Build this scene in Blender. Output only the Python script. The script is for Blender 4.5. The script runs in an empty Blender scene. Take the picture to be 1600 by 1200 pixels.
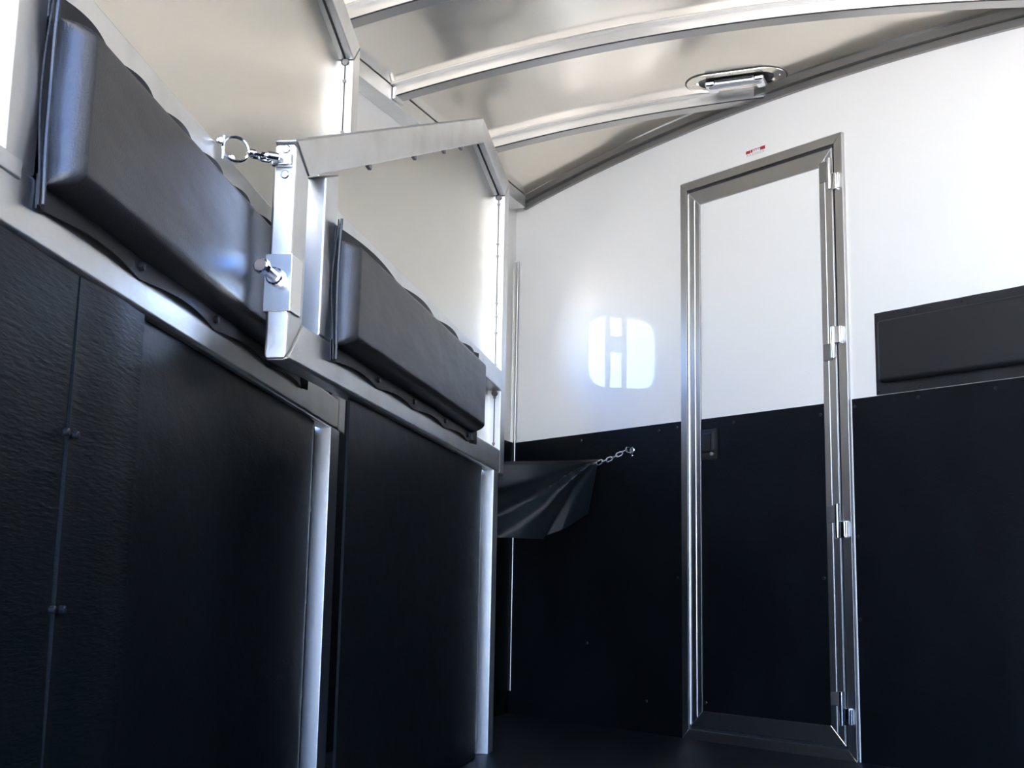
import bpy, bmesh, math, random
from mathutils import Vector, Matrix, noise
random.seed(4)
S = bpy.context.scene
COL = S.collection
rad = math.radians

# ------------------------------------------------------------------ camera
YAW, PITCH, ROLL, EYE = rad(-22.036), rad(9.5), rad(1.1), 0.53
cy_, sy_ = math.cos(YAW), math.sin(YAW)
FWD = Vector((sy_*math.cos(PITCH), cy_*math.cos(PITCH), math.sin(PITCH)))
R0 = Vector((cy_, -sy_, 0)); U0 = R0.cross(FWD)
RGT = R0*math.cos(ROLL) + U0*math.sin(ROLL)
UPV = -R0*math.sin(ROLL) + U0*math.cos(ROLL)
cam = bpy.data.cameras.new('camera'); cam.sensor_width = 36; cam.lens = 1950/1600*36
cam.clip_start = 0.02; cam.clip_end = 500
co = bpy.data.objects.new('camera', cam); COL.objects.link(co)
M4 = Matrix((RGT, UPV, -FWD)).transposed().to_4x4(); M4.translation = (0, 0, EYE)
co.matrix_world = M4
S.camera = co

# ------------------------------------------------------------------ exposure, sky, sun
S.view_settings.view_transform = 'Standard'; S.view_settings.look = 'None'
S.view_settings.gamma = 1; S.view_settings.use_curve_mapping = False
S.view_settings.exposure = 0.88
w = bpy.data.worlds.new('sky'); S.world = w; w.use_nodes = True
nt = w.node_tree; nt.nodes.clear()
out = nt.nodes.new('ShaderNodeOutputWorld'); bg = nt.nodes.new('ShaderNodeBackground')
tc = nt.nodes.new('ShaderNodeTexCoord'); sx = nt.nodes.new('ShaderNodeSeparateXYZ'); cr = nt.nodes.new('ShaderNodeValToRGB')
nt.links.new(tc.outputs['Generated'], sx.inputs[0]); nt.links.new(sx.outputs['Z'], cr.inputs[0])
cr.color_ramp.elements[0].position = 0.0; cr.color_ramp.elements[0].color = (0.74, 0.86, 1.0, 1)
cr.color_ramp.elements[1].position = 0.6; cr.color_ramp.elements[1].color = (0.10, 0.26, 0.85, 1)
e = cr.color_ramp.elements.new(0.10); e.color = (0.50, 0.71, 1.0, 1)
e = cr.color_ramp.elements.new(0.30); e.color = (0.17, 0.38, 0.98, 1)
nt.links.new(cr.outputs[0], bg.inputs[0]); bg.inputs[1].default_value = 9.0
nt.links.new(bg.outputs[0], out.inputs[0])
sd = bpy.data.lights.new('sun', 'SUN'); sd.energy = 42; sd.angle = rad(0.6); sd.color = (1, 0.92, 0.77)
so = bpy.data.objects.new('sun', sd); COL.objects.link(so)
so.rotation_euler = Vector((-0.62, -0.12, -0.80)).to_track_quat('-Z', 'Y').to_euler()

# ------------------------------------------------------------------ materials
def mat(name, col, rough=.5, metal=0, spec=.5, bump=None, coat=0, tint=None, aniso=0):
    m = bpy.data.materials.new(name); m.use_nodes = True
    t = m.node_tree; b = t.nodes['Principled BSDF']
    b.inputs['Base Color'].default_value = (*col, 1); b.inputs['Roughness'].default_value = rough
    b.inputs['Metallic'].default_value = metal; b.inputs['Specular IOR Level'].default_value = spec
    b.inputs['Coat Weight'].default_value = coat; b.inputs['Coat Roughness'].default_value = .03
    tcn = t.nodes.new('ShaderNodeTexCoord')
    if bump:
        prev = None
        for scale, stretch, dist, detail in bump:
            mp = t.nodes.new('ShaderNodeMapping'); mp.inputs['Scale'].default_value = stretch
            nz = t.nodes.new('ShaderNodeTexNoise'); nz.inputs['Scale'].default_value = scale; nz.inputs['Detail'].default_value = detail
            bp = t.nodes.new('ShaderNodeBump'); bp.inputs['Strength'].default_value = 1; bp.inputs['Distance'].default_value = dist
            t.links.new(tcn.outputs['Object'], mp.inputs[0]); t.links.new(mp.outputs[0], nz.inputs['Vector'])
            t.links.new(nz.outputs['Fac'], bp.inputs['Height'])
            if prev: t.links.new(prev.outputs[0], bp.inputs['Normal'])
            prev = bp
        t.links.new(prev.outputs[0], b.inputs['Normal'])
    if tint:
        c2, scale, stretch, lo, hi = tint
        mp = t.nodes.new('ShaderNodeMapping'); mp.inputs['Scale'].default_value = stretch
        nz = t.nodes.new('ShaderNodeTexNoise'); nz.inputs['Scale'].default_value = scale; nz.inputs['Detail'].default_value = 6
        rp = t.nodes.new('ShaderNodeValToRGB'); rp.color_ramp.elements[0].position = lo; rp.color_ramp.elements[1].position = hi
        rp.color_ramp.elements[0].color = (*col, 1); rp.color_ramp.elements[1].color = (*c2, 1)
        t.links.new(tcn.outputs['Object'], mp.inputs[0]); t.links.new(mp.outputs[0], nz.inputs['Vector'])
        t.links.new(nz.outputs['Fac'], rp.inputs[0]); t.links.new(rp.outputs[0], b.inputs['Base Color'])
    return m
ALU = mat('brushed_aluminium', (.80, .80, .79), .38, 1, bump=[(60, (.3, 1, 1), .0004, 3)], tint=((.70, .69, .66), 9, (1, 1, 1), .45, .75))
LEGM = mat('satin_leg_tube', (.62, .63, .64), .36, .8, bump=[(60, (.3, 1, 1), .0003, 3)])
ALU_B = mat('roof_bow_aluminium', (.62, .61, .58), .36, 1)
ALU_S = mat('smooth_aluminium', (.84, .83, .81), .20, 1, bump=[(8, (1, 1, 1), .0008, 2)])
ALU_D = mat('grey_extruded_aluminium', (.30, .29, .275), .40, .8)
ALU_F = mat('satin_door_extrusion', (.52, .51, .49), .34, 1)
ROOF = mat('roof_sheet', (.86, .80, .69), .17, .92, bump=[(1.5, (.8, .8, 1), .065, 1.4), (5, (1, .5, 1), .0015, 1)])
PANEL = mat('divider_sheet', (.77, .735, .65), .30, .85, bump=[(1.7, (.8, 1, 1.6), .014, 1)])
WHITE = mat('white_wall', (.87, .845, .79), .50, 0, .25, coat=1.0)
WHITE_D = mat('white_door_skin', (.87, .845, .79), .50, 0, .35)
RUB = mat('black_rubber', (.0025, .0034, .0042), .56, 0, .15, bump=[(230, (1, 1, 1), .0005, 4), (14, (1, 1, 1), .002, 3)], tint=((.0055, .007, .0085), 6, (1, 1, .5), .45, .8))
RUB_G = mat('black_rubber_satin', (.0040, .0058, .0072), .33, 0, .18, bump=[(200, (.5, 1, 1.2), .0003, 4), (9, (1, 1, 2.2), .0016, 3)], tint=((.006, .0085, .011), 5, (1, 1, .5), .45, .8))
RUB_T = mat('textured_black_rubber', (.0045, .0068, .0080), .40, 0, .16, bump=[(120, (.25, 1, 1.6), .0009, 4), (9, (1, 1, 2.2), .0012, 3)])
FLOORM = mat('floor_rubber', (.004, .0055, .007), .48, 0, .3, bump=[(150, (1, 1, 1), .0015, 4)], tint=((.016, .019, .023), 4, (1, 1, 1), .45, .85))
VINYL = mat('black_vinyl', (.022, .022, .023), .36, 0, .5, bump=[(320, (1, 1, 1), .0004, 3), (5, (1, 1, 3), .004, 2)])
VINYL_M = mat('matt_black_vinyl', (.012, .012, .013), .48, 0, .4, bump=[(300, (1, 1, 1), .0004, 3)])
CLOTH = mat('black_tarpaulin', (.012, .018, .022), .30, 0, .65, bump=[(300, (1, 1, 1), .0003, 2)])
CHROME = mat('chrome', (.88, .89, .92), .10, 1)
STEEL = mat('zinc_steel', (.74, .76, .80), .22, 1)
DARK = mat('dark_sealant_and_gap', (.03, .03, .03), .6)
BLACK = mat('black_plastic', (.008, .008, .009), .4)
SCREW = mat('black_screw', (.02, .022, .026), .3, .4)
RED = mat('red_print', (.42, .02, .025), .5)
PAPER = mat('white_sticker', (.84, .82, .80), .45)
TEXTG = mat('grey_print', (.45, .40, .38), .6)
LENS = mat('clear_lens', (.75, .77, .80), .12, .6)
GROUND = mat('pale_concrete', (.48, .45, .37), .8, tint=((.41, .38, .31), .8, (1, 1, 1), .3, .7))
GL = bpy.data.materials.new('window_glass'); GL.use_nodes = True
t = GL.node_tree; t.nodes.clear(); o_ = t.nodes.new('ShaderNodeOutputMaterial'); mx = t.nodes.new('ShaderNodeMixShader')
tr = t.nodes.new('ShaderNodeBsdfTransparent'); gl = t.nodes.new('ShaderNodeBsdfGlossy'); gl.inputs['Roughness'].default_value = .02
fr = t.nodes.new('ShaderNodeFresnel'); fr.inputs[0].default_value = 1.45
t.links.new(fr.outputs[0], mx.inputs[0]); t.links.new(tr.outputs[0], mx.inputs[1]); t.links.new(gl.outputs[0], mx.inputs[2]); t.links.new(mx.outputs[0], o_.inputs[0])

# ------------------------------------------------------------------ helpers
def tag(o, label=None, cat=None, group=None, kind=None):
    if label: o['label'] = label
    if cat: o['category'] = cat
    if group: o['group'] = group
    if kind: o['kind'] = kind
    return o
def empty(name, loc=(0, 0, 0), rz=0):
    o = bpy.data.objects.new(name, None); COL.objects.link(o); o.location = loc; o.rotation_euler = (0, 0, rz)
    o.empty_display_size = .1
    return o
class MB:
    def __init__(s): s.bm = bmesh.new(); s.hard = False
    def prism(s, pts, y0, y1, plane='xz', bev=0, seg=2):
        n = len(pts); s.hard = True
        def P(a, b, c): return {'xz': (a, c, b), 'xy': (a, b, c), 'yz': (c, a, b)}[plane]
        v0 = [s.bm.verts.new(P(a, b, y0)) for a, b in pts]; v1 = [s.bm.verts.new(P(a, b, y1)) for a, b in pts]
        fs = [s.bm.faces.new(v0), s.bm.faces.new(v1[::-1])]
        for i in range(n): fs.append(s.bm.faces.new((v0[i], v0[(i+1) % n], v1[(i+1) % n], v1[i])))
        bmesh.ops.recalc_face_normals(s.bm, faces=fs)
        if bev:
            es = list({e for f in fs for e in f.edges})
            bmesh.ops.bevel(s.bm, geom=es, offset=bev, segments=seg, profile=.5, affect='EDGES', clamp_overlap=True)
        return s
    def box(s, x0, x1, y0, y1, z0, z1, bev=0, seg=2):
        return s.prism([(x0, z0), (x1, z0), (x1, z1), (x0, z1)], y0, y1, 'xz', bev, seg)
    def tube(s, pts, r, seg=10, closed=False):
        pts = [Vector(p) for p in pts]; n = len(pts); rings = []
        up = None
        for i, p in enumerate(pts):
            if closed: d = pts[(i+1) % n]-pts[i-1]
            else: d = pts[min(i+1, n-1)]-pts[max(i-1, 0)]
            d.normalize()
            if up is None: up = d.orthogonal().normalized()
            up = (up-d*up.dot(d)).normalized(); b = d.cross(up)
            rings.append([s.bm.verts.new(p+(up*math.cos(k*math.tau/seg)+b*math.sin(k*math.tau/seg))*r) for k in range(seg)])
        for i in range(n if closed else n-1):
            a, c = rings[i], rings[(i+1) % n]
            sh = 0
            if closed and i == n-1:
                sh = min(range(seg), key=lambda q: (a[0].co-c[q].co).length)
            for k in range(seg):
                s.bm.faces.new((a[k], a[(k+1) % seg], c[(k+1+sh) % seg], c[(k+sh) % seg]))
        if not closed:
            s.bm.faces.new(rings[0][::-1]); s.bm.faces.new(rings[-1])
        return s
    def cyl(s, a, b, r, seg=16, bev=0):
        a, b = Vector(a), Vector(b)
        if bev:
            d = (b-a).normalized()
            n0 = len(s.bm.verts)
            pr = [(a, r-bev), (a+d*bev, r), (b-d*bev, r), (b, r-bev)]
            up = d.orthogonal().normalized(); q = d.cross(up); rings = []
            for c, rr in pr: rings.append([s.bm.verts.new(c+(up*math.cos(k*math.tau/seg)+q*math.sin(k*math.tau/seg))*rr) for k in range(seg)])
            for i in range(3):
                for k in range(seg): s.bm.faces.new((rings[i][k], rings[i][(k+1) % seg], rings[i+1][(k+1) % seg], rings[i+1][k]))
            s.bm.faces.new(rings[0][::-1]); s.bm.faces.new(rings[3])
            return s
        return s.tube([a, b], r, seg)
    def grid(s, f, nu, nv, thick=None):
        V = [[s.bm.verts.new(f(i/nu, j/nv)) for j in range(nv+1)] for i in range(nu+1)]
        for i in range(nu):
            for j in range(nv): s.bm.faces.new((V[i][j], V[i+1][j], V[i+1][j+1], V[i][j+1]))
        if thick:
            W = [[s.bm.verts.new(Vector(f(i/nu, j/nv))+Vector(thick)) for j in range(nv+1)] for i in range(nu+1)]
            for i in range(nu):
                for j in range(nv): s.bm.faces.new((W[i][j], W[i][j+1], W[i+1][j+1], W[i+1][j]))
            for i in range(nu):
                s.bm.faces.new((V[i][0], W[i][0], W[i+1][0], V[i+1][0])); s.bm.faces.new((V[i][nv], V[i+1][nv], W[i+1][nv], W[i][nv]))
            for j in range(nv):
                s.bm.faces.new((V[0][j], V[0][j+1], W[0][j+1], W[0][j])); s.bm.faces.new((V[nu][j], W[nu][j], W[nu][j+1], V[nu][j+1]))
        return s
    def build(s, name, m, parent=None, smooth=True):
        bmesh.ops.recalc_face_normals(s.bm, faces=s.bm.faces[:])
        me = bpy.data.meshes.new(name); s.bm.to_mesh(me); s.bm.free(); me.materials.append(m)
        if smooth:
            me.polygons.foreach_set('use_smooth', [True]*len(me.polygons))
            try: me.set_sharp_from_angle(angle=rad(38))
            except Exception: pass
        o = bpy.data.objects.new(name, me); COL.objects.link(o); o.parent = parent
        if s.hard and smooth:
            wn_ = o.modifiers.new('weighted', 'WEIGHTED_NORMAL'); wn_.keep_sharp = True
        return o

# ------------------------------------------------------------------ geometry constants
XL, XR, XC = -2.148, 0.31, -0.92          # side walls, centre line
YB = -0.35                                # open rear end
WA = Vector((-1.202, 4.786, 0)); WANG = math.atan2(-.493, .87)   # front wall: origin at the door's left foot
def zb(x): return 2.42-.065*(x-XC)**2    # underside of the roof bows
def zs(x): return zb(x)+.042             # roof skin
def wy(x): return WA.y+(x-WA.x)*math.tan(WANG)
cw, sw = math.cos(WANG), math.sin(WANG)

# ------------------------------------------------------------------ setting
b = MB(); b.box(XL-.05, XR+.05, YB, 6.0, -.06, 0); tag(b.build('floor', FLOORM), kind='structure')
gr = MB(); gr.box(-60, 60, -60, 60, -.50, -.45); tag(gr.build('ground', GROUND), 'pale concrete yard outside the open rear', 'ground', kind='structure')

# side walls, each with rounded window openings cut out of the left one
def rounded(cx, cz, hw, hh, r, n=6):
    p = []
    for sxx, szz, a0 in ((1, 1, 0), (-1, 1, 90), (-1, -1, 180), (1, -1, 270)):
        for k in range(n+1):
            a = rad(a0+90*k/n); p.append((cx+sxx*(hw-r)+r*math.cos(a), cz+szz*(hh-r)+r*math.sin(a)))
    return p
def wall_with_holes(y0, y1, z0, z1, holes, x0, x1):
    mb = MB(); bm = mb.bm
    ys = [y0]; hs = sorted(holes)
    def ring(pts): return [bm.verts.new((x0, a, c)) for a, c in pts]
    cur = y0
    for (cy, cz, hw, hh, r) in hs:
        a, c = cy-hw-.15, cy+hw+.15
        # solid piece
        bm.faces.new(ring([(cur, z0), (a, z0), (a, z1), (cur, z1)]))
        bm.faces.new(ring([(a, z0), (c, z0), (c, cz-hh-.15), (a, cz-hh-.15)]))
        bm.faces.new(ring([(a, cz+hh+.15), (c, cz+hh+.15), (c, z1), (a, z1)]))
        inn = rounded(cy, cz, hw, hh, r); n = len(inn)
        q = []
        for (py, pz) in inn:
            dy, dz = py-cy, pz-cz; k = min((hw+.15)/abs(dy) if dy else 9e9, (hh+.15)/abs(dz) if dz else 9e9)
            q.append((cy+dy*k, cz+dz*k))
        corners = {6: (c, cz+hh+.15), 13: None}
        vi, vo = ring(inn), ring(q)
        for i in range(n): bm.faces.new((vi[i], vi[(i+1) % n], vo[(i+1) % n], vo[i]))
        cor = [(c, cz+hh+.15), (a, cz+hh+.15), (a, cz-hh-.15), (c, cz-hh-.15)]
        for cc in cor:
            for i in range(n):
                p1, p2 = q[i], q[(i+1) % n]
                if (abs(p1[0]-cc[0]) < 1e-6) != (abs(p2[0]-cc[0]) < 1e-6) and (abs(p1[1]-cc[1]) < 1e-6) != (abs(p2[1]-cc[1]) < 1e-6):
                    bm.faces.new((vo[i], vo[(i+1) % n], bm.verts.new((x0, *cc))))
        cur = c
    bm.faces.new(ring([(cur, z0), (y1, z0), (y1, z1), (cur, z1)]))
    bmesh.ops.remove_doubles(bm, verts=bm.verts[:], dist=1e-5)
    g = bmesh.ops.extrude_face_region(bm, geom=bm.faces[:])
    bmesh.ops.translate(bm, verts=[v for v in g['geom'] if isinstance(v, bmesh.types.BMVert)], vec=(x1-x0, 0, 0))
    return mb
WIN = [(4.80, 1.665, .17, .175, .078), (3.55, 1.665, .17, .175, .078)]  # the second window is unseen, added to give light behind the dividers
wl = tag(wall_with_holes(.95, wy(XL)+.05, 0, 2.36, WIN, XL, XL-.045).build('wall_left', WHITE), kind='structure')  # wall stops short of the rear; side opening added to let sky light in
MB().box(XL+.0, XL+.008, .95, wy(XL), .0, 1.214).build('rubber_lining', RUB, wl)
wr = MB(); wr.box(XR, XR+.045, YB, wy(XR)+.05, 0, 2.36)
wr = tag(wr.build('wall_right', WHITE), kind='structure')
MB().box(XR-.008, XR, YB, wy(XR), 0, 1.214).build('rubber_lining', RUB, wr)
for i, (cy, cz, hw, hh, r) in enumerate(WIN):
    o = empty('window_%d' % (i+1), (XL, cy, cz)); tag(o, kind='structure')
    f = MB(); pa, pb = rounded(0, 0, hw+.025, hh+.025, r+.02), rounded(0, 0, hw-.004, hh-.004, r)
    bm = f.bm; va = [[bm.verts.new((x, a, c)) for a, c in p] for x, p in ((.001, pa), (.010, pa), (.010, pb), (-.04, pb))]
    n = len(pa)
    for k in range(3):
        for j in range(n): bm.faces.new((va[k][j], va[k][(j+1) % n], va[k+1][(j+1) % n], va[k+1][j]))
    f.build('window_frame', ALU_D, o)
    g = MB(); g.prism(rounded(0, 0, hw-.004, hh-.004, r), -.030, -.026, 'yz'); g.build('pane', GL, o)
    for yb_ in (.070, -.010):
        MB().box(-.014, -.004, yb_-.013, yb_+.013, -hh, hh, .002).build('window_bar', ALU_D, o)
    MB().box(-.013, -.005, -.004, .064, .000, .080, .002).build('window_catch', ALU_D, o)

# front wall (slanted across the trailer) with its own frame: x = along, -y = into the room
ta, tb = (XL-WA.x)/cw, (XR-WA.x)/cw
pts = [(ta, 0), (0-.0, 0)]
def wxx(t): return WA.x+t*cw
arch = [(ta+(tb-ta)*k/30, zs(wxx(ta+(tb-ta)*k/30))-.004) for k in range(31)]
wf = MB(); wf.prism([(ta-.02, 0), (tb+.02, 0)]+arch[::-1], 0, .05, 'xz')
wf = tag(wf.build('wall_front', WHITE), kind='structure'); wf.location = WA; wf.rotation_euler = (0, 0, WANG)
def lining(t0, t1, parent, name='rubber_lining', y=-.006, z0=0.0, z1=1.212, m=RUB):
    return MB().box(t0, t1, y, 0, z0, z1, .001, 1).build(name, m, parent)
lining(ta, -.004, wf); lining(.800, tb, wf)
def screw(parent, x, y, z, r=.006, m=SCREW, name='screw', d=(0, -1, 0)):
    d = Vector(d); p = Vector((x, y, z))
    return MB().cyl(p-d*.002, p+d*.0035, r, 10, .0015).build(name, m, parent)
for (t_, z_) in ((-.13, 1.185), (-.60, 1.185), (-.03, 1.19), (.812, 1.185), (1.063, 1.190), (1.339, 1.188), (.812, .74), (.812, .464), (-.03, .60), (-.55, .33), (-.2, .12)):
    screw(wf, t_, -.006, z_)
# door in the front wall
door = empty('door_1', WA, WANG); tag(door, kind='structure')
fr_ = empty('x'); bpy.data.objects.remove(fr_)
def mitre_frame(x0, x1, z0, z1, wd_, y0, y1, bev=.0015):
    mb = MB()
    mb.prism([(x0, z0), (x0+wd_, z0+wd_), (x0+wd_, z1-wd_), (x0, z1)], y0, y1, 'xz', bev, 1)
    mb.prism([(x1, z0), (x1, z1), (x1-wd_, z1-wd_), (x1-wd_, z0+wd_)], y0, y1, 'xz', bev, 1)
    mb.prism([(x0, z1), (x0+wd_, z1-wd_), (x1-wd_, z1-wd_), (x1, z1)], y0, y1, 'xz', bev, 1)
    mb.prism([(x0, z0), (x1, z0), (x1-wd_, z0+wd_), (x0+wd_, z0+wd_)], y0, y1, 'xz', bev, 1)
    return mb
df = mitre_frame(0, .793, 0, 2.182,   .036, -.016, 0).build('door_frame', ALU_F, door)
mb = MB(); mb.box(.036, .757, -.0035, -.001, .036, 2.146); mb.build('gap_shade', DARK, door)  # dark sheet colours in the shade of the gap between frame and leaf
leaf = mitre_frame(.044, .749, .048, 2.134, .060, -.015, -.002).build('door_leaf', ALU_F, door)
mb = MB()
mb.box(.076, .080, -.0175, -.015, .085, 2.10, .001, 1); mb.box(.713, .717, -.0175, -.015, .085, 2.10, .001, 1)
mb.box(.044, .0465, -.020, -.015, .055, 2.13, .0008, 1); mb.box(.7465, .749, -.020, -.015, .055, 2.13, .0008, 1)
for (xa, za, xb, zb_) in ((.044, 2.134, .104, 2.074), (.749, 2.134, .689, 2.074), (.044, .048, .104, .108), (.749, .048, .689, .108)):
    mb.tube([(xa, -.0155, za), (xb, -.0155, zb_)], .0016, 6)
mb.build('bead_and_glints', ALU, leaf)  # pale metal edge and mitre lines stand in for highlights; mid strips are beads
MB().box(.104, .689, -.008, -.003, .108, 2.074).build('door_skin', WHITE_D, leaf)
lining(.105, .688, leaf, 'rubber_lining', -.012, .108, 1.208)
for (t_, z_) in ((.27, 1.18), (.672, .60), (.12, .14), (.672, 1.17)): screw(leaf, t_, -.012, z_)
lt = MB().box(.107, .190, -.018, -.008, 1.045, 1.165, .006).build('latch_plate', BLACK, leaf)
# recessed paddle of the latch
MB().box(.116, .160, -.025, -.016, 1.075, 1.150, .005).build('latch_paddle', BLACK, leaf)
MB().box(.163, .178, -.0195, -.0175, 1.085, 1.155, .001, 1).build('latch_slot', DARK, leaf)
MB().cyl((.168, -.016, 1.068), (.168, -.028, 1.068), .008, 16, .002).build('lock_cylinder', ALU_D, leaf)
for k, (zk0, zk1, zl0, zl1, zr0, zr1) in enumerate(((1.978, 2.095, 2.012, 2.088, 1.972, 2.035), (1.362, 1.475, 1.357, 1.418, 1.413, 1.475), (.736, .853, .789, .850, .736, .795), (.113, .225, .176, .222, .116, .172))):
    h = MB().cyl((.741, -.022, zk0), (.741, -.022, zk1), .0095, 16, .0015).build('hinge', CHROME, door)
    MB().box(.694, .733, -.020, -.012, zl0, zl1, .003).build('hinge_leaf', ALU_D, h)
    MB().box(.748, .772, -.028, -.014, zr0, zr1, .004).build('hinge_bracket', CHROME, h)
    MB().cyl((.777, -.020, zr0+.004), (.777, -.020, zr1-.004), .0065, 12, .001).build('hinge_pin', CHROME, h)

# roof sheet: arched across, ends at the slanted front wall
def roof_pt(u, v):
    x = XL-.02+(XR-XL+.04)*u; y = YB+(wy(x)+.03-YB)*v
    return (x, y, zs(x))
rf = MB().grid(roof_pt, 40, 60, (0, 0, .03)); tag(rf.build('ceiling', ROOF), kind='structure')
# long side rail under the roof edge
for nm, x0, x1 in (('trim_1', XL+.001, -2.072), ('trim_2', XR-.076, XR-.001)):
    mb = MB(); y1 = wy(x1 if x1 < 0 else x0)-.004
    mb.prism([(x0, 2.312), (x1, 2.312), (x1, zs(x1 if x1 < 0 else x0)-.004), (x0, zs(x1 if x1 < 0 else x0)-.012)][::1], YB, wy(x1)-.035 if x1 < 0 else wy(x1)-.01, 'xz', .003)
    o = tag(mb.build(nm, ALU), kind='structure')
# dark double trim where roof and front wall meet
mb = MB()
def trim_pt(side, off0, off1, y):
    pass
N = 40
for (d0, d1, yy) in ((-.060, -.034, -.016), (-.032, -.004, -.034)):
    rings = []
    for k in range(N+1):
        t_ = ta+.075+(tb-ta-.085)*k/N; x = wxx(t_); zz = zs(x)
        rings.append([mb.bm.verts.new((t_, y_, zz+d_)) for y_, d_ in ((-.0005, d0), (yy, d0), (yy, d1), (-.0005, d1))])
    for k in range(N):
        for j in range(4): mb.bm.faces.new((rings[k][j], rings[k][(j+1) % 4], rings[k+1][(j+1) % 4], rings[k+1][j]))
    mb.bm.faces.new(rings[0]); mb.bm.faces.new(rings[-1][::-1])
o = tag(mb.build('trim_3', ALU_D), kind='structure'); o.location = WA; o.rotation_euler = (0, 0, WANG)
# corner angle between left wall and front wall
mb = MB(); mb.box(ta+.006, ta+.034, -.012, -.0065, .10, 2.07, .001, 1); mb.box(ta+.006, ta+.011, -.030, -.012, .10, 2.07, .001, 1)
o = tag(mb.build('trim_4', ALU_F), kind='structure'); o.location = WA; o.rotation_euler = (0, 0, WANG)

# roof bows
def bow(y, label, xend=None):
    root = empty('roof_bow', (0, y, 0)); tag(root, label, 'roof bow', 'arched roof bows')
    x0, x1 = -2.070, XR-.078
    if xend: x1 = xend
    def strip(name, prof, m, par):
        mb = MB(); rings = []
        for k in range(49):
            x = x0+(x1-x0)*k/48
            rings.append([mb.bm.verts.new((x, yy, zb(x)+zz)) for yy, zz in prof])
        n = len(prof)
        for k in range(48):
            for j in range(n): mb.bm.faces.new((rings[k][j], rings[k][(j+1) % n], rings[k+1][(j+1) % n], rings[k+1][j]))
        mb.bm.faces.new(rings[0]); mb.bm.faces.new(rings[-1][::-1])
        return mb.build(name, m, par)
    strip('bow_web', [(0, .002), (.056, .002), (.056, .037), (0, .037)], ALU_B, root)
    strip('bow_flange', [(-.026, .037), (.078, .037), (.078, .0415), (-.026, .0415)], ALU_B, root)
    strip('bow_shade_strip', [(.004, -.001), (.056, -.001), (.056, .0015), (.004, .0015)], ALU_F, root)  # darker metal puts the underside's darker reflection into the colour
    strip('bow_seam', [(-.001, -.001), (.003, -.001), (.003, .0025), (-.001, .0025)], DARK, root)
    MB().box(x0, x0+.012, -.010, .066, zb(x0)-.012, zb(x0)+.034, .002).build('end_plate', ALU, root)
    return root
bow(3.315, 'arched metal roof bow in the top left corner, the one nearest the camera')
bow(3.890, 'long arched metal roof bow crossing the ceiling, second from the front wall')
bow(4.555, 'short arched metal roof bow ending at the front wall beside the ceiling light', -.80)

# ------------------------------------------------------------------ stall dividers
def pad(parent, u0, u1, z0=1.022, z1=1.250, th=.050, snaps_lo=(), snaps_hi=()):
    mb = MB()
    # cushion: puffed rounded slab, y from 0 to -th
    n, mI = 60, 24
    def f(a, c):
        u = u0+(u1-u0)*a; z = z0+(z1-z0)*c
        du = min(u-u0, u1-u); dz = min(z-z0, z1-z)
        R = .024
        def prof(d): 
            d = min(d, R); return math.sqrt(max(0, 1-(1-d/R)**2))
        h = min(prof(du), 1)*min(prof(dz), 1)
        puff = .003*math.sin(math.pi*a)**.5*math.sin(math.pi*c) + .0016*noise.noise(Vector((u*9, z*9, parent.location.x)))
        return u, -(th*h+puff*h), z
    def warp(x): # denser samples at both edges
        return .5-.5*math.cos(math.pi*x)
    us = [warp(i/n) for i in range(n+1)]
    def edge(i, n_, L):
        R = .026/L; k = 10
        if i <= k: return R*(1-math.cos(math.pi/2*i/k))
        if i >= n_-k: return 1-R*(1-math.cos(math.pi/2*(n_-i)/k))
        return R+(1-2*R)*(i-k)/(n_-2*k)
    V = []
    for i in range(n+1):
        V.append([mb.bm.verts.new(f(edge(i, n, u1-u0), edge(j, mI+8, z1-z0))) for j in range(mI+9)])
    for i in range(n):
        for j in range(mI+8): mb.bm.faces.new((V[i][j], V[i+1][j], V[i+1][j+1], V[i][j+1]))
    bmesh.ops.scale(mb.bm, vec=(1, 1, 1), verts=mb.bm.verts[:])
    p = mb.build('pad', VINYL, parent)
    # stitched flange, gathered between the snaps
    lo = sorted(snaps_lo); hi = sorted(snaps_hi)
    def gather(u, L):
        ks = [u0-.028]+list(L)+[u1+.028]
        for a, c in zip(ks, ks[1:]):
            if a <= u <= c: return math.sin(math.pi*(u-a)/(c-a))
        return 0
    fl = MB(); n = 90
    def g(side):
        def q(a, c):
            u = u0-.012+(u1-u0+.030)*a
            gg = gather(u, lo if side == 'lo' else hi)
            if side == 'lo': return (u, -.003-.010*gg*(1-c), z0+.012-(.046-.008*gg)*(1-c))
            return (u, -.003-.012*gg*c, z1-.012+(.034+.006*gg)*c)
        return q
    fl.grid(g('lo'), n, 3, (0, .0025, 0)); fl.grid(g('hi'), n, 3, (0, .0025, 0))
    for s0, s1 in ((u0-.030, u0+.010), (u1-.010, u1+.030)):
        def q(a, c):
            z = z0-.034+(z1-z0+.064)*c; uu = s0+(s1-s0)*a
            outer = 1-a if s0 < u0 else a
            return (uu-.004*math.sin(c*9)*(outer), -.004-.012*outer*(.55+.45*math.sin(c*7+1)), z)
        fl.grid(q, 3, 24, (0, .0025, 0))
    fo = fl.build('pad_flange', VINYL_M, p)
    # piping along the near end
    MB().tube([(u0-.031-.004*math.sin(c*9), -.016-.006*(.55+.45*math.sin(c*7+1)), z0-.034+(z1-z0+.064)*c) for c in [k/24 for k in range(25)]], .0028, 6).build('piping', VINYL, p)
    for u in lo: MB().cyl((u, -.001, z0-.014), (u, -.010, z0-.014), .0075, 14, .002).build('snap', SCREW, p)
    for u in hi: MB().cyl((u, -.001, z1+.012), (u, -.010, z1+.012), .0065, 14, .002).build('snap', SCREW, p)
    return p

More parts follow.
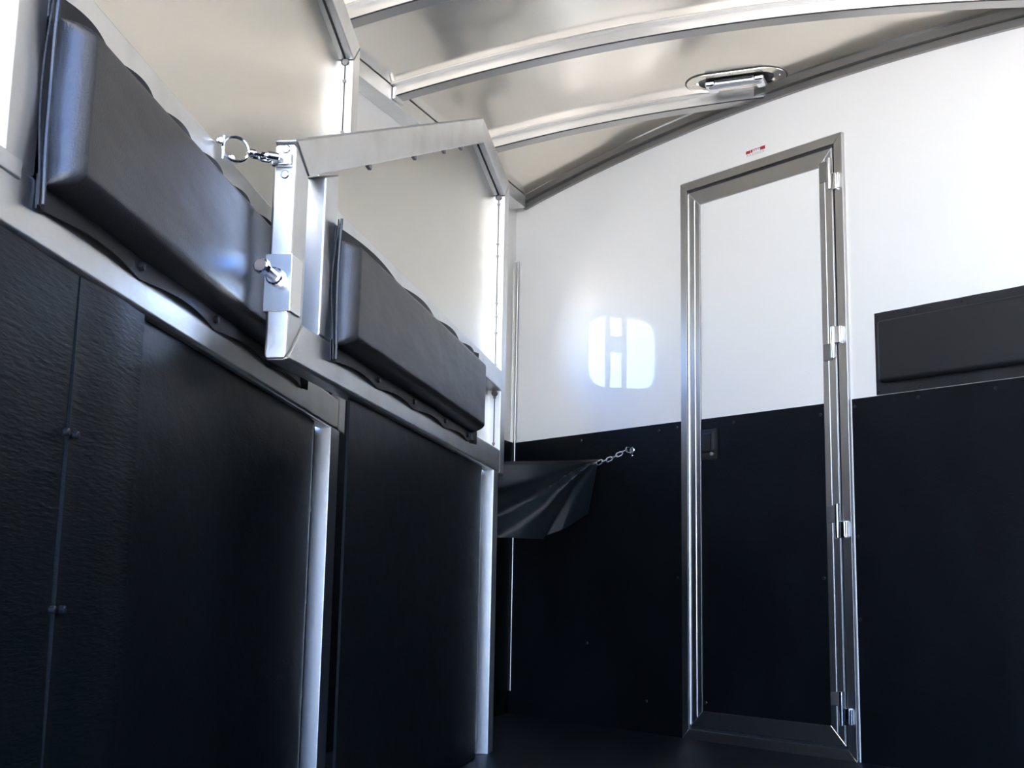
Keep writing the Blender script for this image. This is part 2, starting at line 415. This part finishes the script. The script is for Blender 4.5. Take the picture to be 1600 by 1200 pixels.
def divider(loc, ang, label, dz, legx, rub0, innerx, padargs, pieces=False):
    """local x runs along the divider towards its far post (x = 0), y is its thickness away from the camera side"""
    root = empty('stall_divider', loc, rad(90-ang)); tag(root, label, 'stall divider', 'padded metal stall dividers')
    T = .045; L = -2.25
    def pr(name, pts, y0=0, y1=T, m=ALU, bev=.004): return MB().prism(pts, y0, y1, 'xz', bev, 3).build(name, m, root)
    pr('latch_post', [(L, .945), (L+.08, 1.028), (L+.08, 1.318), (L, 1.362)], bev=.007)
    pr('bottom_rail', [(L+.001, .945), (-.081, .945), (-.081, 1.03), (L+.082, 1.03)], bev=.008)
    pr('top_beam', [(L, 1.368), (L+.079, 1.322), (-.49, 2.015+dz), (-.51, 2.094+dz)])
    pr('end_beam', [(-.508, 2.094+dz), (-.488, 2.015+dz), (-.080, 1.965+dz), (0, 2.038+dz)])
    pr('end_post', [(-.080, .945), (0, .945), (0, 2.036+dz), (-.080, 1.963+dz)], y1=.052)
    ip = innerx; pr('inner_post', [(ip, 1.028), (ip+.08, 1.028), (ip+.08, 1.388), (ip, 1.356)])
    pr('middle_rail', [(ip+.079, 1.240), (-.079, 1.240), (-.079, 1.313+dz*.5), (ip+.079, 1.313+dz*.5)])
    MB().prism([(ip+.078, 1.02), (-.078, 1.02), (-.078, 1.97+dz), (-.489, 2.02+dz), (ip+.078, 1.39)], .0435, .0465, 'xz').build('panel', PANEL, root)
    # retaining angle and dark sealant seam down the inside of the far post
    mb = MB()
    mb.box(-.082, -.079, .0225, .0255, 1.316, 1.955+dz); mb.box(-.082, -.079, .0225, .0255, 1.03, 1.236)
    mb.prism([(-.48, 2.014+dz), (-.09, 1.966+dz), (-.09, 1.962+dz), (-.48, 2.010+dz)], .021, .026, 'xz')
    sm = mb.build('sealant_seam', DARK, root)
    for z in (1.93, 1.78, 1.735, 1.56, 1.51, 1.45, 1.335, 1.215, 1.05):
        MB().cyl((-.080, .024, z), (-.085, .024, z), .0058, 8, .0012).build('seam_screw', ALU_D, sm)
    for z in (1.958+dz, 1.232): MB().cyl((-.079, .024, z), (-.087, .024, z-.004), .012, 10, .004).build('weld', ALU_D, sm)
    for u in (-1.75, -1.35, -1.02, -.8):
        zz = 1.320+(u+2.17)*.4137
        MB().box(u-.012, u+.012, .006, .016, zz-.008, zz+.004, .002).build('rivet_clip', ALU_D, sm)
    # leg
    MB().box(legx[0], legx[1], 0, T, .0, .947, .003).build('leg', LEGM, root)
    # rubber skirt, its far edge curling over the leg
    wav = .3 if pieces else 1
    def rub(a, c):
        e = rub0
        q_ = 1-(1-a)**2.2; u = e+(legx[0]-.006-e)*q_; z = .004+.942*c
        s_ = max(0, min(1, (u-legx[0]+.13)/.125)); s_ = s_*s_*(3-2*s_)
        wv = math.sin(z*9.5+1.0)+.6*math.sin(z*17+.4)
        return (u+wav*.004*wv*s_, .018+.031*s_-wav*.009*wv*s_*s_, z)
    rb = MB().grid(rub, 120, 44, (0, .006, 0)).build('rubber_skirt', RUB_G, root)
    for z in (.27, .50, .73):
        MB().cyl((legx[0]-.022, .050, z), (legx[0]-.022, .039, z), .007, 12, .002).build('skirt_screw', SCREW, rb)
    if pieces:
        def p1(a, c):
            u = -2.20+(-1.732+2.20)*a; z = .004+.941*c
            return (u, .005-.003*math.sin(a*5)-.002*math.sin(z*8), z)
        def p2(a, c):
            u = -1.728+(-1.488+1.728)*a; z = .004+.941*c
            return (u, .005-.004*math.sin(math.pi*a)**2, z)
        q1 = MB().grid(p1, 30, 30, (0, .008, 0)).build('rubber_skirt', RUB_T, root)
        q2 = MB().grid(p2, 30, 30, (0, .008, 0)).build('rubber_skirt', RUB_T, root)
        for z in (.497, .728):
            MB().cyl((-1.745, .006, z), (-1.745, -.004, z), .0055, 12, .002).build('skirt_screw', SCREW, q1)
            MB().cyl((-1.715, .006, z), (-1.715, -.004, z), .0055, 12, .002).build('skirt_screw', SCREW, q2)
    pd = pad(root, *padargs[0], snaps_lo=padargs[1], snaps_hi=padargs[2])
    return root
d1 = divider((-1.688, 2.961, 0), -17.68, 'near padded metal stall divider on the left, its long pad running out of the frame', .03, (-.165, -.065), -1.60, -1.975,
             ((-1.880, -.53), (-1.54, -1.17, -.80), (-1.7, -1.52, -1.34, -1.16, -.98, -.8)), True)
d2 = divider((-1.699, 4.135, 0), -12.0, 'middle padded metal stall divider with its whole frame and latch post in view', 0, (-.19, -.105), -1.795, -2.07,
             ((-1.995, -.60), (-1.66, -1.33, -.97, -.66), (-1.50, -1.12, -.80)))
# weld plate on the near divider
MB().box(-2.02, -1.935, -.004, .002, 1.01, 1.035, .003).build('weld_plate', ALU, d1)

# slide latch on the middle divider's post (local frame of d2)
sl = MB(); sl.box(-2.255, -2.196, -.004, .050, 1.035, 1.145, .002); sl.build('latch_sleeve', ALU_S, d2)
b_ = MB().cyl((-2.252, .026, 1.100), (-2.268, .026, 1.100), .017, 18, .003).build('latch_bolt', STEEL, d2)
MB().cyl((-2.262, .026, 1.100), (-2.310, .030, 1.104), .0095, 14, .002).build('bolt_shank', STEEL, b_)
MB().cyl((-2.305, .030, 1.104), (-2.324, .031, 1.106), .0150, 8, .003).build('bolt_head', CHROME, b_)
for z in (1.350, 1.300): MB().cyl((-2.249, .020, z), (-2.2535, .020, z), .0085, 14, .002).build('plate_screw', STEEL, d2)
MB().box(-2.266, -2.250, .004, .044, 1.314, 1.338, .004).build('chain_keeper', STEEL, d2)

# ------------------------------------------------------------------ chains
def link(mb, c, ax, side, L, W, r):
    ax = Vector(ax).normalized(); side = Vector(side); side = (side-ax*side.dot(ax)).normalized(); c = Vector(c)
    pts = []
    for k in range(20):
        a = k*math.tau/20; x, y = math.cos(a), math.sin(a)
        st = (L-W)/2
        pts.append(c+ax*(x*W/2+(st if x > 0 else -st))+side*y*W/2)
    mb.tube(pts, r, 6, True)
def chain(parent, a, b_, L, W, r, m=CHROME, sag=.006):
    a, b_ = Vector(a), Vector(b_); D = b_-a; n = max(2, round(D.length/(L-2.6*r))); ax = D.normalized()
    for k in range(n):
        f = (k+.5)/n; c = a+D*f+Vector((0, 0, -sag*4*f*(1-f)))
        side = Vector((0, 0, 1)) if k % 2 else ax.cross(Vector((0, 0, 1)))
        side = side+Vector((.3, .2, .25))
        mb = MB(); link(mb, c, ax, side, L, W, r); mb.build('link', m, parent)
def loc2w(loc, ang, p):
    a = rad(90-ang); x, y, z = p; return Vector((loc[0]+x*math.cos(a)-y*math.sin(a), loc[1]+x*math.sin(a)+y*math.cos(a), z))
A = loc2w((-1.688, 2.961, 0), -17.68, (-1.215, -.004, 1.318)); Bp = loc2w((-1.699, 4.135, 0), -12.0, (-2.272, .024, 1.326))
ch = empty('tie_chain', A); tag(ch, 'short shiny chain with a large ring tying the two dividers together', 'chain')
def rel(p): return Vector(p)-A
D = (Bp-A); Dn = D.normalized()
MB().cyl(rel(A+Vector((.0, 0, .012))), rel(A+Vector((.008, -.004, .012))), .007, 12, .002).build('rivet', CHROME, ch)
MB().cyl(rel(A+Vector((.006, .03, -.012))), rel(A+Vector((.014, .026, -.012))), .007, 12, .002).build('rivet', CHROME, ch)
mb = MB(); link(mb, rel(A+Dn*.034+Vector((0, 0, .002))), Dn, (0, 0, 1), .050, .046, .0028); mb.build('ring', CHROME, ch)
mb = MB(); mb.tube([rel(A+Dn*.010+Vector((0, 0, .024))), rel(A+Dn*.010+Vector((0, 0, -.020)))], .0028, 8); mb.build('ring_bar', CHROME, ch)
MB().cyl(rel(A+Dn*.056), rel(A+Dn*.074), .0075, 12, .003).build('swivel', CHROME, ch)
chain(ch, rel(A+Dn*.070), rel(Bp-Dn*.022), .024, .014, .0028)
MB().cyl(rel(Bp-Dn*.03), rel(Bp-Dn*.002), .0085, 12, .003).build('snap_hook', STEEL, ch)

# ------------------------------------------------------------------ vinyl curtain behind the middle divider
P0 = Vector((-1.800, 4.12, 0)); P1 = Vector((-1.590, 4.925, 0))
cd = (P1-P0); cn = Vector((cd.y, -cd.x, 0)).normalized()
def curt(a, c):
    # a along, c from bottom to top
    zt = 1.000+.085*a**1.2; 
    if a < .5: zbm = .725+.02*a
    else: zbm = .735+(.855-.735)*((a-.5)/.5)
    z = zbm+(zt-zbm)*c
    pos = P0+cd*(a-.09*(1-c)*a**3)
    Rr = math.hypot(1-a, (1-c)*.8); ph = math.degrees(math.atan2((1-c)*.8, 1-a+1e-6))
    K = ((0, 0), (16, .008), (37, -.070), (43, .026), (57, .012), (61, -.014), (70, .014), (90, 0))
    fold = 0
    for (p0_, v0_), (p1_, v1_) in zip(K, K[1:]):
        if p0_ <= ph <= p1_:
            q = (ph-p0_)/(p1_-p0_); q = q*q*(3-2*q); fold = (v0_+(v1_-v0_)*q)*Rr
    return pos+cn*(fold+.010*math.sin(a*5))+Vector((0, 0, z))
cb = MB().grid(curt, 60, 44, tuple(cn*-.002))
cur = cb.build('vinyl_curtain', CLOTH)
tag(cur, 'black vinyl curtain stretched by a chain from behind the middle divider to the front wall', 'curtain')
# its hem
hm = MB().grid(lambda a, c: Vector(curt(a, .955+.045*c))+cn*.0022, 60, 2, tuple(cn*.001)).build('hem', VINYL_M, cur)
gp = Vector(curt(.985, .93)); MB().cyl(gp-cn*.004, gp+cn*.006, .008, 14, .002).build('grommet', STEEL, cur)
wallp = Vector((-1.452, 4.925, 1.118)); wn = Vector((-.493, -.87, 0))
ch2 = empty('hook_chain', wallp); tag(ch2, 'tiny silver chain hooking the black curtain to the front wall', 'chain')
MB().cyl(-wn*.004, wn*.006, .014, 16, .002).build('wall_plate', STEEL, ch2)
mb = MB(); link(mb, wn*.020, wn, (0, 0, 1), .034, .024, .0028); mb.build('wall_ring', CHROME, ch2)
MB().cyl(wn*.002+Vector((.004, 0, -.022)), wn*.010+Vector((.004, 0, -.022)), .005, 12, .001).build('wall_screw', STEEL, ch2)
e_ = wallp+wn*.032; g_ = gp-wallp
chain(ch2, wn*.034, g_+cn*.004, .030, .018, .0030, STEEL, .008)

# ------------------------------------------------------------------ pad on the front wall
wp = empty('wall_pad', WA+Vector((cw*.905, sw*.905, 0)), WANG)
tag(wp, 'black vinyl pad fixed on the front wall right of the door, above the rubber lining', 'pad')
LW = tb-.905-.01
mb = MB(); mb.box(.028, LW, -.045, -.008, 1.250, 1.462, .014, 4); mb.build('cushion', VINYL_M, wp)
def wfl(a, c):
    return (LW*a, -.011-.0015*math.sin(a*30), 1.214+(1.496-1.214)*c)
fo = MB().grid(wfl, 40, 6, (0, .003, 0)).build('pad_flange', VINYL_M, wp)
for (x, z) in ((.010, 1.225), (.170, 1.228), (.335, 1.228), (.155, 1.480), (.012, 1.484), (.33, 1.482)):
    screw(fo, x, -.012, z, .005)

# ------------------------------------------------------------------ warning sticker
st = empty('warning_sticker', WA+Vector((cw*.334, sw*.334, 2.208)), WANG)
tag(st, 'tiny red and white printed sticker on the wall above the door', 'sticker')
sh_ = math.tan(rad(2))
MB().box(0, .100, -.0012, -.0002, 0, .030, 0).build('sticker_sheet', PAPER, st)
mb = MB(); mb.box(.003, .024, -.0018, -.0012, .014, .026); mb.box(.027, .036, -.0018, -.0012, .015, .026); mb.box(.074, .098, -.0018, -.0012, .014, .027); mb.box(.036, .074, -.0018, -.0012, .0235, .026)
mb.build('red_band', RED, st)
mb = MB()
for k in range(3):
    for j in range(7): mb.box(.006+j*.013, .015+j*.013, -.0016, -.0012, .003+k*.0035, .0045+k*.0035)
for j in range(3): mb.box(.040+j*.011, .048+j*.011, -.0016, -.0012, .018, .021)
mb.build('fine_print', TEXTG, st)

# ------------------------------------------------------------------ recessed ceiling light
cl = empty('ceiling_light', (-.91, 4.445, zs(-.91))); tag(cl, 'oval recessed ceiling light with a clear tube lens beside the short roof bow', 'ceiling light')
def oval(hx, hy, r, n=8):
    return rounded(0, 0, hx, hy, r, n)
def loft(name, rings, m, par, cap=False):
    mb = MB(); vs = [[mb.bm.verts.new((a, c, z)) for a, c in pts] for pts, z in rings]; n = len(vs[0])
    for k in range(len(vs)-1):
        for j in range(n): mb.bm.faces.new((vs[k][j], vs[k][(j+1) % n], vs[k+1][(j+1) % n], vs[k+1][j]))
    if cap: mb.bm.faces.new(vs[-1])
    return mb.build(name, m, par)
loft('bezel', [(oval(.190, .083, .082), .000), (oval(.188, .081, .080), -.006), (oval(.150, .060, .059), -.009), (oval(.142, .055, .054), -.004)], ROOF, cl)
loft('gasket', [(oval(.193, .086, .085), -.0005), (oval(.193, .086, .085), -.0035), (oval(.188, .081, .080), -.0035)], DARK, cl)
loft('recess', [(oval(.143, .056, .055), -.004), (oval(.140, .054, .053), -.0025), (oval(.10, .04, .039), -.002)], BLACK, cl, True)
MB().box(-.096, .096, .004, .044, -.022, -.003, .008, 3).build('reflector', ROOF, cl)
MB().cyl((-.100, -.016, -.018), (.100, -.016, -.018), .018, 20, .005).build('lens', LENS, cl)
for x in (-.092, .092): MB().box(x-.020, x+.020, -.040, .044, -.030, -.006, .008, 3).build('lens_bracket', CHROME, cl)
MB().box(-.068, .068, -.042, -.034, -.018, -.006, .003).build('dark_strip', BLACK, cl)
for x, y in ((-.165, 0), (.165, 0), (0, .069), (0, -.069)): MB().cyl((x, y, -.006), (x, y, -.010), .0035, 10, .001).build('bezel_screw', STEEL, cl)
